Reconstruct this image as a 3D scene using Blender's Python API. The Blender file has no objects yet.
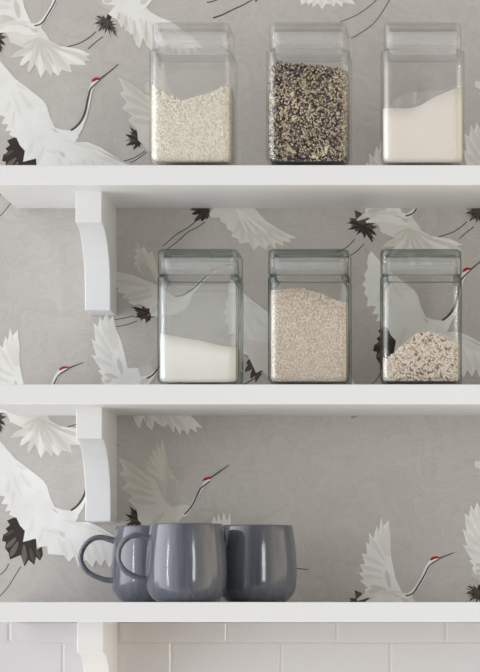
import bpy, bmesh, math, random
import numpy as np
from mathutils import Vector

C = bpy.context.scene
COL = C.collection
random.seed(7)
RNG = np.random.default_rng(11)

# ------------------------------------------------------------------ camera
F_PX = 3357.0          # focal length in pixels of the 480 px wide frame
CAM_D = 4.37           # distance from the lens to the shelf fronts (plane Y = 0)
EYE = 1.5              # eye height
VX, VY = 480.0, 615.0  # where the lens axis meets the frame (shifted lens)
cam = bpy.data.cameras.new('camera')
cam.sensor_fit = 'HORIZONTAL'
cam.sensor_width = 36.0
cam.lens = F_PX / 480.0 * 36.0
cam.shift_x = (240.0 - VX) / 480.0
cam.shift_y = (VY - 336.0) / 480.0
cam.clip_start = 0.05
co = bpy.data.objects.new('camera', cam)
co.location = (0, -CAM_D, EYE)
co.rotation_euler = (math.pi / 2, 0, 0)
COL.objects.link(co)
C.camera = co

# ------------------------------------------------------------------ world: a bright room, light from the left and above
w = bpy.data.worlds.new('room_light')
C.world = w
w.use_nodes = True
nt = w.node_tree
nt.nodes.clear()
out = nt.nodes.new('ShaderNodeOutputWorld')
bg = nt.nodes.new('ShaderNodeBackground')
tc = nt.nodes.new('ShaderNodeTexCoord')
prev = None
# the glazed side of the kitchen on the left, a dimmer warm side on the right, a little bounce from the worktop below
for axis, rgb in (((-1, 0, 0), (4.00, 4.10, 4.25)), ((1, 0, 0), (1.95, 1.77, 1.42)), ((-0.7, 0, 0.7), (0.50, 0.52, 0.56)), ((0, 0, -1), (0.95, 0.88, 0.72))):
    dot = nt.nodes.new('ShaderNodeVectorMath'); dot.operation = 'DOT_PRODUCT'
    dot.inputs[1].default_value = axis
    mx = nt.nodes.new('ShaderNodeMath'); mx.operation = 'MAXIMUM'; mx.inputs[1].default_value = 0.0
    sq = nt.nodes.new('ShaderNodeMath'); sq.operation = 'POWER'; sq.inputs[1].default_value = 2.0
    sc = nt.nodes.new('ShaderNodeVectorMath'); sc.operation = 'SCALE'; sc.inputs[0].default_value = rgb
    nt.links.new(tc.outputs['Generated'], dot.inputs[0])
    nt.links.new(dot.outputs['Value'], mx.inputs[0])
    nt.links.new(mx.outputs[0], sq.inputs[0])
    nt.links.new(sq.outputs[0], sc.inputs['Scale'])
    if prev is None:
        prev = sc
    else:
        ad = nt.nodes.new('ShaderNodeVectorMath'); ad.operation = 'ADD'
        nt.links.new(prev.outputs['Vector'], ad.inputs[0]); nt.links.new(sc.outputs['Vector'], ad.inputs[1])
        prev = ad
nt.links.new(prev.outputs['Vector'], bg.inputs['Color'])
bg.inputs['Strength'].default_value = 0.875
nt.links.new(bg.outputs['Background'], out.inputs['Surface'])

# ------------------------------------------------------------------ daylight through the room's windows
def window_light(name, loc, target, sx, sy, power, color):
    l = bpy.data.lights.new(name, 'AREA')
    l.shape = 'RECTANGLE'; l.size = sx; l.size_y = sy
    l.energy = power; l.color = color
    o = bpy.data.objects.new(name, l)
    o.location = loc
    d = Vector(target) - Vector(loc)
    o.rotation_euler = d.to_track_quat('-Z', 'Y').to_euler()
    COL.objects.link(o)
    return o
window_light('window_daylight', (-2.5, -1.7, 1.55), (-0.4, 0.1, 1.75), 0.06, 1.3, 6, (0.92, 0.96, 1.0))
window_light('garden_door_daylight', (0.9, -2.6, 1.7), (-0.35, 0.1, 1.8), 0.42, 1.2, 13, (0.9, 0.95, 1.0))

C.view_settings.view_transform = 'Standard'
C.view_settings.look = 'None'
C.view_settings.exposure = 0.0
C.view_settings.gamma = 1.0
C.view_settings.use_curve_mapping = False
C.cycles.transparent_max_bounces = 48
C.cycles.max_bounces = 10
C.cycles.use_denoising = True
C.cycles.sample_clamp_indirect = 4.0

# ------------------------------------------------------------------ helpers
SHELF_D = 0.25
WALL_Y = SHELF_D

def P(px, py, y):
    """a point of the photograph's frame at depth y behind the shelf fronts"""
    d = CAM_D + y
    return Vector(((px - VX) / F_PX * d, y, EYE + (VY - py) / F_PX * d))

def lin(c):
    return tuple((v / 255 / 12.92) if v / 255 <= 0.04045 else ((v / 255 + 0.055) / 1.055) ** 2.4 for v in c)

def tag(o, label=None, cat=None, group=None, kind=None):
    if label: o['label'] = label
    if cat: o['category'] = cat
    if group: o['group'] = group
    if kind: o['kind'] = kind
    return o

def empty(name, loc, rz=0.0):
    o = bpy.data.objects.new(name, None)
    o.location = loc
    o.rotation_euler = (0, 0, rz)
    o.empty_display_size = 0.03
    COL.objects.link(o)
    return o

def link(name, me, mats, parent=None, smooth=True):
    if not isinstance(mats, (list, tuple)): mats = [mats]
    for m in mats: me.materials.append(m)
    if smooth:
        me.polygons.foreach_set('use_smooth', [True] * len(me.polygons))
    o = bpy.data.objects.new(name, me)
    if parent: o.parent = parent
    COL.objects.link(o)
    return o

def bm_mesh(bm, name, recalc=True):
    if recalc: bmesh.ops.recalc_face_normals(bm, faces=bm.faces)
    me = bpy.data.meshes.new(name)
    bm.to_mesh(me); bm.free()
    return me

def nodes(name):
    m = bpy.data.materials.new(name)
    m.use_nodes = True
    t = m.node_tree
    b = t.nodes['Principled BSDF']
    return m, t, b

# ------------------------------------------------------------------ materials
def paint(name, rgb, rough=0.38):
    m, t, b = nodes(name)
    b.inputs['Base Color'].default_value = (*lin(rgb), 1)
    b.inputs['Roughness'].default_value = rough
    n = t.nodes.new('ShaderNodeTexNoise'); n.inputs['Scale'].default_value = 60; n.inputs['Detail'].default_value = 3
    tcn = t.nodes.new('ShaderNodeTexCoord')
    mp = t.nodes.new('ShaderNodeMapping'); mp.inputs['Scale'].default_value = (0.15, 1, 1)
    bp = t.nodes.new('ShaderNodeBump'); bp.inputs['Strength'].default_value = 0.06; bp.inputs['Distance'].default_value = 0.002
    t.links.new(tcn.outputs['Object'], mp.inputs['Vector'])
    t.links.new(mp.outputs['Vector'], n.inputs['Vector'])
    t.links.new(n.outputs['Fac'], bp.inputs['Height'])
    t.links.new(bp.outputs['Normal'], b.inputs['Normal'])
    return m
M_WHITE = paint('white_satin_paint', (231, 231, 232))

def wallpaper_mat():
    m, t, b = nodes('crane_wallpaper_print')
    b.inputs['Roughness'].default_value = 0.75
    b.inputs['Specular IOR Level'].default_value = 0.2
    at = t.nodes.new('ShaderNodeAttribute'); at.attribute_name = 'ink'
    tcn = t.nodes.new('ShaderNodeTexCoord')
    # marbled swirl of the ground
    n0 = t.nodes.new('ShaderNodeTexNoise'); n0.inputs['Scale'].default_value = 12; n0.inputs['Detail'].default_value = 3
    mx = t.nodes.new('ShaderNodeMixRGB'); mx.blend_type = 'LINEAR_LIGHT'; mx.inputs['Fac'].default_value = 0.16
    t.links.new(tcn.outputs['Object'], n0.inputs['Vector'])
    t.links.new(tcn.outputs['Object'], mx.inputs['Color1'])
    t.links.new(n0.outputs['Color'], mx.inputs['Color2'])
    mp = t.nodes.new('ShaderNodeMapping'); mp.inputs['Scale'].default_value = (9, 1, 34)
    t.links.new(mx.outputs['Color'], mp.inputs['Vector'])
    n1 = t.nodes.new('ShaderNodeTexNoise'); n1.inputs['Scale'].default_value = 3.2; n1.inputs['Detail'].default_value = 5; n1.inputs['Roughness'].default_value = 0.6
    t.links.new(mp.outputs['Vector'], n1.inputs['Vector'])
    r1 = t.nodes.new('ShaderNodeMapRange')
    r1.inputs['From Min'].default_value = 0.3; r1.inputs['From Max'].default_value = 0.7
    r1.inputs['To Min'].default_value = 0.925; r1.inputs['To Max'].default_value = 1.065
    t.links.new(n1.outputs['Fac'], r1.inputs['Value'])
    # soft watercolour blotches on the birds
    n2 = t.nodes.new('ShaderNodeTexNoise'); n2.inputs['Scale'].default_value = 34; n2.inputs['Detail'].default_value = 4
    t.links.new(tcn.outputs['Object'], n2.inputs['Vector'])
    r2 = t.nodes.new('ShaderNodeMapRange')
    r2.inputs['From Min'].default_value = 0.3; r2.inputs['From Max'].default_value = 0.7
    r2.inputs['To Min'].default_value = 0.93; r2.inputs['To Max'].default_value = 1.04
    t.links.new(n2.outputs['Fac'], r2.inputs['Value'])
    mm = t.nodes.new('ShaderNodeMix'); mm.data_type = 'FLOAT'
    t.links.new(at.outputs['Alpha'], mm.inputs[0])
    t.links.new(r1.outputs['Result'], mm.inputs[2])
    t.links.new(r2.outputs['Result'], mm.inputs[3])
    vm = t.nodes.new('ShaderNodeVectorMath'); vm.operation = 'SCALE'
    t.links.new(at.outputs['Color'], vm.inputs[0])
    t.links.new(mm.outputs[0], vm.inputs['Scale'])
    t.links.new(vm.outputs['Vector'], b.inputs['Base Color'])
    return m
M_PAPER = wallpaper_mat()

def tile_mat():
    m, t, b = nodes('white_glazed_tile')
    b.inputs['Base Color'].default_value = (*lin((216, 213, 214)), 1)
    b.inputs['Roughness'].default_value = 0.08
    tcn = t.nodes.new('ShaderNodeTexCoord')
    n = t.nodes.new('ShaderNodeTexNoise'); n.inputs['Scale'].default_value = 18; n.inputs['Detail'].default_value = 2
    bp = t.nodes.new('ShaderNodeBump'); bp.inputs['Strength'].default_value = 0.12; bp.inputs['Distance'].default_value = 0.004
    t.links.new(tcn.outputs['Object'], n.inputs['Vector'])
    t.links.new(n.outputs['Fac'], bp.inputs['Height'])
    t.links.new(bp.outputs['Normal'], b.inputs['Normal'])
    return m
M_TILE = tile_mat()
M_GROUT = paint('pale_grout', (222, 216, 209), 0.9)

def glass_mat(name, edge, side, clear):
    """clear glass: see-through with a mirror gloss that grows at grazing angles, and greenish where one looks along it"""
    m = bpy.data.materials.new(name); m.use_nodes = True
    t = m.node_tree; t.nodes.clear()
    o = t.nodes.new('ShaderNodeOutputMaterial')
    lw = t.nodes.new('ShaderNodeLayerWeight'); lw.inputs['Blend'].default_value = 0.5
    rp = t.nodes.new('ShaderNodeValToRGB')
    e = rp.color_ramp.elements
    e[0].position = 0.42; e[0].color = (*clear, 1)
    e[1].position = 0.62; e[1].color = (*edge, 1)
    e2 = e.new(0.97); e2.color = (*edge, 1)
    e3 = e.new(0.995); e3.color = (*side, 1)
    tr = t.nodes.new('ShaderNodeBsdfTransparent')
    t.links.new(lw.outputs['Facing'], rp.inputs['Fac'])
    # flat panes stay clear, only pale green along their length; the thick rounded corners and rims draw the dark lines
    fl = t.nodes.new('ShaderNodeValToRGB')
    fl.color_ramp.elements[0].position = 0.84; fl.color_ramp.elements[0].color = (*clear, 1)
    fl.color_ramp.elements[1].position = 0.93; fl.color_ramp.elements[1].color = (*side, 1)
    t.links.new(lw.outputs['Facing'], fl.inputs['Fac'])
    ca = t.nodes.new('ShaderNodeAttribute'); ca.attribute_name = 'thick'
    cm = t.nodes.new('ShaderNodeMixRGB')
    t.links.new(ca.outputs['Fac'], cm.inputs['Fac'])
    t.links.new(fl.outputs['Color'], cm.inputs['Color1'])
    t.links.new(rp.outputs['Color'], cm.inputs['Color2'])
    t.links.new(cm.outputs['Color'], tr.inputs['Color'])
    gl = t.nodes.new('ShaderNodeBsdfGlossy'); gl.inputs['Roughness'].default_value = 0.03
    tcn = t.nodes.new('ShaderNodeTexCoord')
    nz = t.nodes.new('ShaderNodeTexNoise'); nz.inputs['Scale'].default_value = 16; nz.inputs['Detail'].default_value = 1.0
    bp = t.nodes.new('ShaderNodeBump'); bp.inputs['Strength'].default_value = 0.5; bp.inputs['Distance'].default_value = 0.009
    t.links.new(tcn.outputs['Object'], nz.inputs['Vector'])
    t.links.new(nz.outputs['Fac'], bp.inputs['Height'])
    t.links.new(bp.outputs['Normal'], gl.inputs['Normal'])
    # the thick rounded corners bounce more light than the flat faces
    fr = t.nodes.new('ShaderNodeValToRGB')
    fe = fr.color_ramp.elements
    fe[0].position = 0.02; fe[0].color = (0.008,) * 3 + (1,)
    fe[1].position = 1.0; fe[1].color = (0.42,) * 3 + (1,)
    for ps, vl in ((0.055, 0.03), (0.09, 0.13), (0.15, 0.10), (0.24, 0.03), (0.6, 0.12)):
        q = fe.new(ps); q.color = (vl,) * 3 + (1,)
    t.links.new(lw.outputs['Facing'], fr.inputs['Fac'])
    mx = t.nodes.new('ShaderNodeMixShader')
    t.links.new(fr.outputs['Color'], mx.inputs['Fac'])
    t.links.new(tr.outputs[0], mx.inputs[1])
    t.links.new(gl.outputs[0], mx.inputs[2])
    t.links.new(mx.outputs[0], o.inputs['Surface'])
    return m
M_GLASS = glass_mat('clear_green_tinted_glass', (0.38, 0.44, 0.41), (0.80, 0.85, 0.82), (0.996, 1.0, 0.998))
M_GLASS_PALE = glass_mat('clear_pale_glass', (0.90, 0.915, 0.90), (0.975, 0.975, 0.97), (1.0, 1.0, 1.0))

def gasket_mat(name, alpha):
    m = bpy.data.materials.new(name); m.use_nodes = True
    t = m.node_tree; t.nodes.clear()
    o = t.nodes.new('ShaderNodeOutputMaterial')
    tr = t.nodes.new('ShaderNodeBsdfTransparent')
    df = t.nodes.new('ShaderNodeBsdfDiffuse'); df.inputs['Color'].default_value = (0.9, 0.9, 0.9, 1)
    tl = t.nodes.new('ShaderNodeBsdfTranslucent'); tl.inputs['Color'].default_value = (0.9, 0.9, 0.9, 1)
    ad = t.nodes.new('ShaderNodeMixShader'); ad.inputs['Fac'].default_value = 0.4
    mx = t.nodes.new('ShaderNodeMixShader'); mx.inputs['Fac'].default_value = alpha
    t.links.new(df.outputs[0], ad.inputs[1]); t.links.new(tl.outputs[0], ad.inputs[2])
    t.links.new(tr.outputs[0], mx.inputs[1]); t.links.new(ad.outputs[0], mx.inputs[2])
    t.links.new(mx.outputs[0], o.inputs['Surface'])
    return m
M_GASKET = gasket_mat('frosted_silicone', 0.26)


def powder_mat(name, rgb, var=0.06, scale=90):
    m, t, b = nodes(name)
    b.inputs['Roughness'].default_value = 0.95
    b.inputs['Specular IOR Level'].default_value = 0.1
    tcn = t.nodes.new('ShaderNodeTexCoord')
    n = t.nodes.new('ShaderNodeTexNoise'); n.inputs['Scale'].default_value = scale; n.inputs['Detail'].default_value = 6
    mp = t.nodes.new('ShaderNodeMapRange')
    mp.inputs['To Min'].default_value = 1 - var; mp.inputs['To Max'].default_value = 1 + var * 0.5
    vm = t.nodes.new('ShaderNodeVectorMath'); vm.operation = 'SCALE'; vm.inputs[0].default_value = lin(rgb)
    t.links.new(tcn.outputs['Object'], n.inputs['Vector'])
    t.links.new(n.outputs['Fac'], mp.inputs['Value'])
    t.links.new(mp.outputs['Result'], vm.inputs['Scale'])
    t.links.new(vm.outputs['Vector'], b.inputs['Base Color'])
    n2 = t.nodes.new('ShaderNodeTexNoise'); n2.inputs['Scale'].default_value = 900
    bp = t.nodes.new('ShaderNodeBump'); bp.inputs['Strength'].default_value = 0.25; bp.inputs['Distance'].default_value = 0.0006
    t.links.new(tcn.outputs['Object'], n2.inputs['Vector'])
    t.links.new(n2.outputs['Fac'], bp.inputs['Height'])
    t.links.new(bp.outputs['Normal'], b.inputs['Normal'])
    return m

def grain_mat(name):
    m, t, b = nodes(name)
    b.inputs['Roughness'].default_value = 0.6
    b.inputs['Specular IOR Level'].default_value = 0.25
    at = t.nodes.new('ShaderNodeAttribute'); at.attribute_name = 'ink'
    t.links.new(at.outputs['Color'], b.inputs['Base Color'])
    return m
M_GRAIN = grain_mat('dry_grain')

def mug_mat():
    m, t, b = nodes('slate_blue_glaze')
    tcn = t.nodes.new('ShaderNodeTexCoord')
    mp = t.nodes.new('ShaderNodeMapping'); mp.inputs['Scale'].default_value = (60, 60, 5)
    n = t.nodes.new('ShaderNodeTexNoise'); n.inputs['Scale'].default_value = 2.2; n.inputs['Detail'].default_value = 4
    rp = t.nodes.new('ShaderNodeValToRGB')
    rp.color_ramp.elements[0].position = 0.3; rp.color_ramp.elements[0].color = (*lin((84, 86, 94)), 1)
    rp.color_ramp.elements[1].position = 0.75; rp.color_ramp.elements[1].color = (*lin((102, 105, 116)), 1)
    t.links.new(tcn.outputs['Object'], mp.inputs['Vector'])
    t.links.new(mp.outputs['Vector'], n.inputs['Vector'])
    t.links.new(n.outputs['Fac'], rp.inputs['Fac'])
    t.links.new(rp.outputs['Color'], b.inputs['Base Color'])
    b.inputs['Roughness'].default_value = 0.12
    b.inputs['IOR'].default_value = 1.7
    bp = t.nodes.new('ShaderNodeBump'); bp.inputs['Strength'].default_value = 0.08; bp.inputs['Distance'].default_value = 0.002
    t.links.new(n.outputs['Fac'], bp.inputs['Height'])
    t.links.new(bp.outputs['Normal'], b.inputs['Normal'])
    return m
M_MUG = mug_mat()

# ------------------------------------------------------------------ the wall and its printed cranes
class Print:
    """collects the printed shapes of the wallpaper; coordinates are the wall's own, 1 unit = 1.376 mm, y downwards"""
    def __init__(s):
        s.shapes = []
    def poly(s, pts, col, layer=1):
        s.shapes.append((list(pts), col, layer))
    def smooth(s, pts, n=5):
        pts = [Vector((p[0], p[1], 0)) for p in pts]
        res = []
        for i in range(len(pts) - 1):
            p0 = pts[max(i - 1, 0)]; p1 = pts[i]; p2 = pts[i + 1]; p3 = pts[min(i + 2, len(pts) - 1)]
            for k in range(n):
                u = k / n
                q = 0.5 * ((2 * p1) + (p2 - p0) * u + (2 * p0 - 5 * p1 + 4 * p2 - p3) * u * u + (3 * p1 - p0 - 3 * p2 + p3) * u ** 3)
                res.append(q)
        res.append(pts[-1])
        return res
    def ribbon(s, pts, w0, w1, col, layer=3, wm=None):
        q = s.smooth(pts)
        L, R = [], []
        for i, p in enumerate(q):
            a = q[max(i - 1, 0)]; b = q[min(i + 1, len(q) - 1)]
            d = (b - a).normalized()
            n = Vector((-d.y, d.x, 0))
            u = i / (len(q) - 1)
            wd = (w0 + (w1 - w0) * u) if wm is None else (w0 * (1 - u) ** 2 + 2 * wm * u * (1 - u) + w1 * u * u)
            L.append((p.x + n.x * wd / 2, p.y + n.y * wd / 2))
            R.append((p.x - n.x * wd / 2, p.y - n.y * wd / 2))
        s.shapes.append((L + R[::-1], col, layer))
    def leaf(s, base, tip, wd, col, layer=2):
        b = Vector((*base, 0)); t = Vector((*tip, 0)); d = t - b
        n = Vector((-d.y, d.x, 0)).normalized()
        pr = [(0, .35), (.3, .75), (.6, 1.0), (.82, .72), (.94, .3)]
        L = [b + d * u + n * wd / 2 * k for u, k in pr]
        R = [b + d * u - n * wd / 2 * k for u, k in pr]
        s.shapes.append(([(p.x, p.y) for p in L] + [tip] + [(p.x, p.y) for p in R[::-1]], col, layer))
    def burst(s, c, tips, notch, col, layer=1):
        pts = []
        for i, t in enumerate(tips):
            pts.append(t)
            if i + 1 < len(tips):
                m = ((t[0] + tips[i + 1][0]) / 2, (t[1] + tips[i + 1][1]) / 2)
                pts.append((c[0] + (m[0] - c[0]) * notch, c[1] + (m[1] - c[1]) * notch))
        s.shapes.append((pts, col, layer))
    def stamp(s, other, dx, dy):
        for pts, col, layer in other.shapes:
            s.shapes.append(([(p[0] + dx, p[1] + dy) for p in pts], col, layer))

WHITE = lin((236, 235, 231)); PALE = lin((228, 224, 217)); CREAM = lin((217, 213, 203)); DUSK = lin((206, 202, 192))
SHADE = lin((212, 209, 200)); SHADE2 = lin((198, 193, 183)); INK = lin((62, 56, 52)); INK2 = lin((88, 80, 74)); INK3 = lin((112, 103, 96))
LINE = lin((84, 78, 75)); WASH = lin((230, 227, 221)); RED = lin((178, 44, 44)); GROUND = lin((193, 188, 182)); BROWNINK = lin((80, 68, 64))

def fan_feathers(pr, base, tips, wd, c0, c1, layer=2, start=0.35):
    for i, t in enumerate(tips):
        b = (base[0] + (t[0] - base[0]) * start, base[1] + (t[1] - base[1]) * start)
        pr.leaf(b, t, wd, c0 if i % 2 else c1, layer)

# --- the white crane with both wings spread
A_wing = [(55, 127.5), (50, 117), (47, 106), (43, 100), (36, 94.5), (25, 86), (15, 78.5), (7, 69), (0, 61), (-3, 66), (-4, 73), (-3, 78), (-7, 85.5),
          (-5, 89), (-9, 94.6), (-5, 98), (-7, 103.6), (-3, 108), (-4, 117), (1, 115.5), (5, 117), (1, 124), (8, 124.5), (5, 131.5), (11, 130.5), (9, 134.5), (16, 138), (21, 134),
          (40, 138)]
A_body = [(36, 118), (48, 121), (54, 127), (62, 129.5), (72, 131), (79, 137), (75, 142), (88, 142), (100, 147), (112, 154.5), (128, 165), (142, 176), (130, 174), (124, 184), (118, 177),
          (109, 187.6), (105, 179), (101, 186.5), (96, 179.5), (93, 187.6), (86, 180), (78, 186.5), (75, 175), (69, 182), (64, 175.5), (48, 174),
          (47, 166), (37, 167.5), (36, 158.5), (23, 162), (25, 151), (20, 145.5), (17, 139), (14, 128)]
A = Print(); AH = Print()
dark = [(15, 137), (7, 140.6), (10, 145), (5.5, 148.6), (9, 153), (3.4, 154.4), (2, 161), (6, 162), (5, 168), (8.5, 173), (10, 179.6), (20.6, 175), (24.7, 186.5),
        (28.6, 180), (34.4, 185), (36, 177), (40, 180.7), (43, 175), (42, 166), (36, 171), (38, 158), (30, 158), (22, 140)]
for k, (t, wd) in enumerate((((12.5, 137), 6), ((14, 146), 7), ((12.5, 154), 7), ((18.5, 161), 7), ((23.5, 164.5), 6), ((33, 154), 6))):
    AH.leaf((32, 136), t, wd, BROWNINK if k % 2 else INK2, 1)
for S in (A,):
    S.poly(dark, INK, 1)
    for b, t, wd in (((14, 150), (4, 156), 5), ((16, 158), (6, 168), 7), ((18, 162), (10, 177), 8), ((24, 165), (24.5, 184), 8), ((30, 168), (34, 183), 6), ((36, 168), (40, 179), 5)):
        S.leaf(b, t, wd * .7, INK3 if wd > 6 else INK2, 2)
    S.leaf((10, 148), (22, 150), 4, INK, 2)
    S.leaf((20, 163), (36.5, 158), 4, INK, 2)
for S in (A, AH):
    S.poly(A_wing, WHITE, 4)
    for i, (b, t) in enumerate((((20, 92), (36, 116)), ((12, 92), (22, 118)), ((10, 100), (6, 113)), ((14, 112), (12, 128)), ((26, 100), (42, 124)), ((16, 84), (26, 90)))):
        S.leaf(b, t, 3 if i % 2 else 4.5, WASH, 5)
    S.leaf((28, 108), (46, 124), 8, WHITE, 6)
AH.poly([(10, 120), (40, 126), (48, 140), (40, 152), (37, 160), (30, 152), (24, 155), (20, 146), (14, 134)], PALE, 5)
A.poly(A_body, WHITE, 6)
for b, t, wd, c in (((64, 140), (100, 150), 6, PALE), ((46, 150), (66, 154), 7, PALE), ((60, 152), (65, 157), 5, SHADE), ((88, 152), (122, 166), 5, PALE), ((82, 158), (92, 184), 5, PALE),
                    ((92, 160), (101, 183), 5, PALE), ((102, 162), (108, 184), 5, PALE), ((70, 160), (79, 183), 6, PALE), ((58, 158), (68, 178), 6, PALE), ((34, 138), (28, 156), 6, PALE),
                    ((44, 146), (38, 164), 6, PALE), ((70, 146), (96, 156), 4, WHITE), ((98, 150), (126, 164), 3, SHADE), ((52, 128.5), (58, 133), 2.5, SHADE)):
    A.leaf(b, t, wd * .75, WASH if c is PALE else c, 7)
A.poly([(70, 130.5), (76, 127), (80.5, 121), (84.5, 113), (86.5, 104), (87.6, 95), (89, 88), (92, 82.5), (99, 79.5), (99.5, 81.5), (95, 86), (92.5, 91), (91, 98), (89, 108), (86.5, 118),
        (82.5, 129), (77, 138), (72, 138)], WHITE, 8)
A.ribbon([(71, 130.6), (76.5, 126.5), (81.5, 120.5), (85, 113), (87, 104), (88.6, 96), (90.5, 89.5), (94.5, 85), (99, 81)], 2.0, 1.2, LINE, 9, 2.6)
A.poly([(91.2, 81.6), (92.8, 78.8), (96, 77.4), (99.5, 77.8), (100, 79.3), (96, 80.2), (93, 82)], RED, 10)
A.ribbon([(98.6, 80.4), (104, 76), (111, 70.5), (118.5, 64.3)], 1.7, 0.7, LINE, 9)
A.ribbon([(8.7, 183.7), (4, 191.5), (-13.5, 204.6), (-31, 212)], 0.9, 0.8, LINE, 1)
A.ribbon([(20.6, 186.5), (18.6, 190), (4, 212), (-13.5, 225), (-20, 228)], 0.9, 0.8, LINE, 1)

# --- the crane seen flying away with a fan of tail feathers
Fb = Print()
Fb.burst((-8, 36), [(-16.4, 20), (-22, 28), (-25.4, 32.7), (-21, 36), (-24.5, 40), (-16, 41.7), (-15, 46), (-8, 44.7), (-7, 50), (-3, 46), (2, 54.7), (4, 50), (6, 46), (7, 37), (5, 32), (3, 29), (-2, 26)], 0.64, INK2, 1)
for t in ((-22, 31), (-22, 39), (-13, 44), (-6, 48), (2, 52), (5, 44), (2, 31)):
    Fb.leaf((-8, 36), t, 3.2, INK, 2)
Fb.leaf((-14, 30), (4, 21), 6, CREAM, 3)
Fb.ribbon([(-16, 49), (-24, 57), (-36, 63)], 1.0, 0.9, LINE, 1)
Fb.ribbon([(-7, 54), (-18, 64), (-36, 71)], 1.0, 0.9, LINE, 1)
Fb.poly([(-10, 24), (0, 23), (10, 21.2), (25, 21), (37, 23.5), (42, 23), (41.5, 28), (46, 33), (50, 40.5), (60, 46), (70, 48.5), (93, 54.5), (86, 56), (91, 60.5), (84, 61), (88, 65.6),
         (70, 64.5), (72, 72.5), (62, 70), (58.5, 76.5), (53, 72), (52, 77), (46, 70), (41, 78.5), (37, 68), (35, 64), (28, 74), (31, 60), (19, 67), (26, 56), (10, 57.5), (24, 48), (10, 42), (8, 36), (2, 29)], PALE, 4)
fan_feathers(Fb, (40, 42), [(90, 55), (89, 60), (86, 65), (70, 71), (58, 75), (52, 76), (41, 77), (28, 73), (20, 66), (12, 57)], 6, CREAM, WHITE, 5, 0.4)
for t in ((70, 54), (64, 62), (54, 66), (44, 64), (36, 58), (28, 52), (22, 46)):
    Fb.leaf((38, 38), t, 3.2, SHADE, 6)
Fb.leaf((6, 26), (40, 34), 8, WHITE, 6)
Fb.ribbon([(24, 26), (31, 27), (38, 27.5)], 0.8, 0.8, SHADE2, 7)

# --- the crane flying down to the right, long white wing
B = Print()
B.poly([(100, 5), (106, 9), (112, 10), (120, 4), (124, -6), (118, -16), (104, -12)], DUSK, 1)
B.poly([(136, -10), (140, 2), (146, 5), (150, 3), (155, -6), (150, -16)], DUSK, 1)
B.burst((107, 23), [(108, 13.5), (102, 14.6), (96.7, 13.5), (98, 16), (93.5, 17.7), (96, 21), (93, 24), (96, 26), (95.6, 28.5), (99, 29), (97.7, 33), (102, 31), (104.6, 35.4), (106, 32),
                     (111, 38), (112.5, 34), (118.5, 38.5), (118, 34), (120, 32), (117, 29), (117.5, 25), (114, 21), (112, 17)], 0.5, INK, 1)
for t in ((96, 16), (95, 23), (98, 31), (105, 33), (116, 36)):
    B.leaf((109, 21), t, 2.4, INK2, 2)
B.ribbon([(96, 31.5), (90, 37), (80, 43), (67, 47)], 1.0, 1.0, LINE, 1)
B.ribbon([(103, 36.6), (96, 42), (88, 49)], 1.0, 1.0, LINE, 1)
B.poly([(108, 14), (114, 7), (122, 1), (126, -12), (138, -12), (143, 4), (150, 11.5), (160, 17.5), (170, 21), (180, 28), (192, 37), (203, 48), (196, 47), (197, 53), (190, 48), (188, 55), (182, 48), (180, 55), (175, 46), (174, 53),
        (168, 44), (164, 47), (158, 44), (155, 40), (152, 50), (147, 46), (143, 37.5), (140, 48.5), (136.5, 45), (134, 38), (133, 33), (130.5, 35), (128, 28), (126, 31), (123.5, 24), (121.5, 28), (118, 20), (112, 17)], WHITE, 3)
for b, t in (((130, 18), (140, 47)), ((140, 18), (151.5, 49)), ((122, 14), (130, 33)), ((118, 12), (122, 26)), ((150, 22), (164, 45)), ((158, 24), (174, 50)), ((166, 28), (188, 53))):
    B.leaf(b, t, 5.5, PALE, 4)
for b, t in (((134, 20), (136, 40)), ((146, 20), (146, 44)), ((126, 16), (126, 28)), ((120, 12), (118, 20))):
    B.leaf(b, t, 2.6, SHADE, 5)

# --- the dusky crane with raised wing
Cc = Print()
Cc.poly([(144, 471), (147, 466), (143, 467), (149, 460), (147.5, 454), (152, 457), (152, 448), (156, 452), (156.5, 442.5), (160, 448), (162.3, 438), (165.5, 449), (167, 458), (168, 465), (173, 474), (179, 482), (178, 500),
         (170, 506), (165, 499), (160, 490), (155, 478)], DUSK, 1)
for t in ((146, 467), (150, 456), (154, 450), (158, 445), (162.5, 440)):
    Cc.leaf((164, 480), t, 4, CREAM, 2)
Cc.poly([(168, 478), (176, 480), (178, 500), (172, 505), (165, 498)], SHADE2, 3)
Cc.poly([(118, 457), (131.7, 464), (145, 473.6), (154.7, 478), (160, 488.5), (165.5, 500.7), (172, 506), (184.5, 504), (190, 506), (186, 514), (180, 520), (172, 530), (150, 532), (138, 520), (137, 510), (128, 500), (133, 496), (122, 488.5), (127, 482),
         (119.5, 473.6), (124, 470)], CREAM, 4)
for b, t in (((150, 484), (121, 460)), ((152, 490), (122, 475)), ((154, 496), (124, 489)), ((156, 504), (131, 500)), ((164, 512), (150, 528))):
    Cc.leaf(b, t, 6, DUSK, 5)
Cc.ribbon([(143, 473), (154.7, 478.5), (160, 489), (166, 501), (173, 506.4), (184.5, 504.6)], 0.9, 0.9, SHADE2, 6)
Cc.poly([(182, 516), (190, 506), (195.5, 496), (200, 488), (206, 479), (211, 479.5), (204, 487), (198, 497), (193, 507), (186, 517)], WHITE, 6)
Cc.ribbon([(184.5, 514.5), (191.5, 506.5), (196.5, 496.7), (200.7, 488.5), (205, 485), (210, 481)], 1.4, 1.0, LINE, 7, 1.9)
Cc.poly([(202, 481), (205, 477.6), (210, 476.6), (211, 478.2), (206, 480.4)], RED, 8)
Cc.ribbon([(209.5, 478.6), (219, 472), (229, 465.3)], 1.7, 0.8, LINE, 7)
Cc.burst((137, 518), [(142.5, 514), (135.7, 509), (129, 505), (130, 511), (124.5, 514), (128, 518), (124, 521), (128, 523), (126, 527), (131.7, 526.5), (134, 531), (140, 528), (147, 528), (143, 520)], 0.55, INK2, 2)
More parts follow.
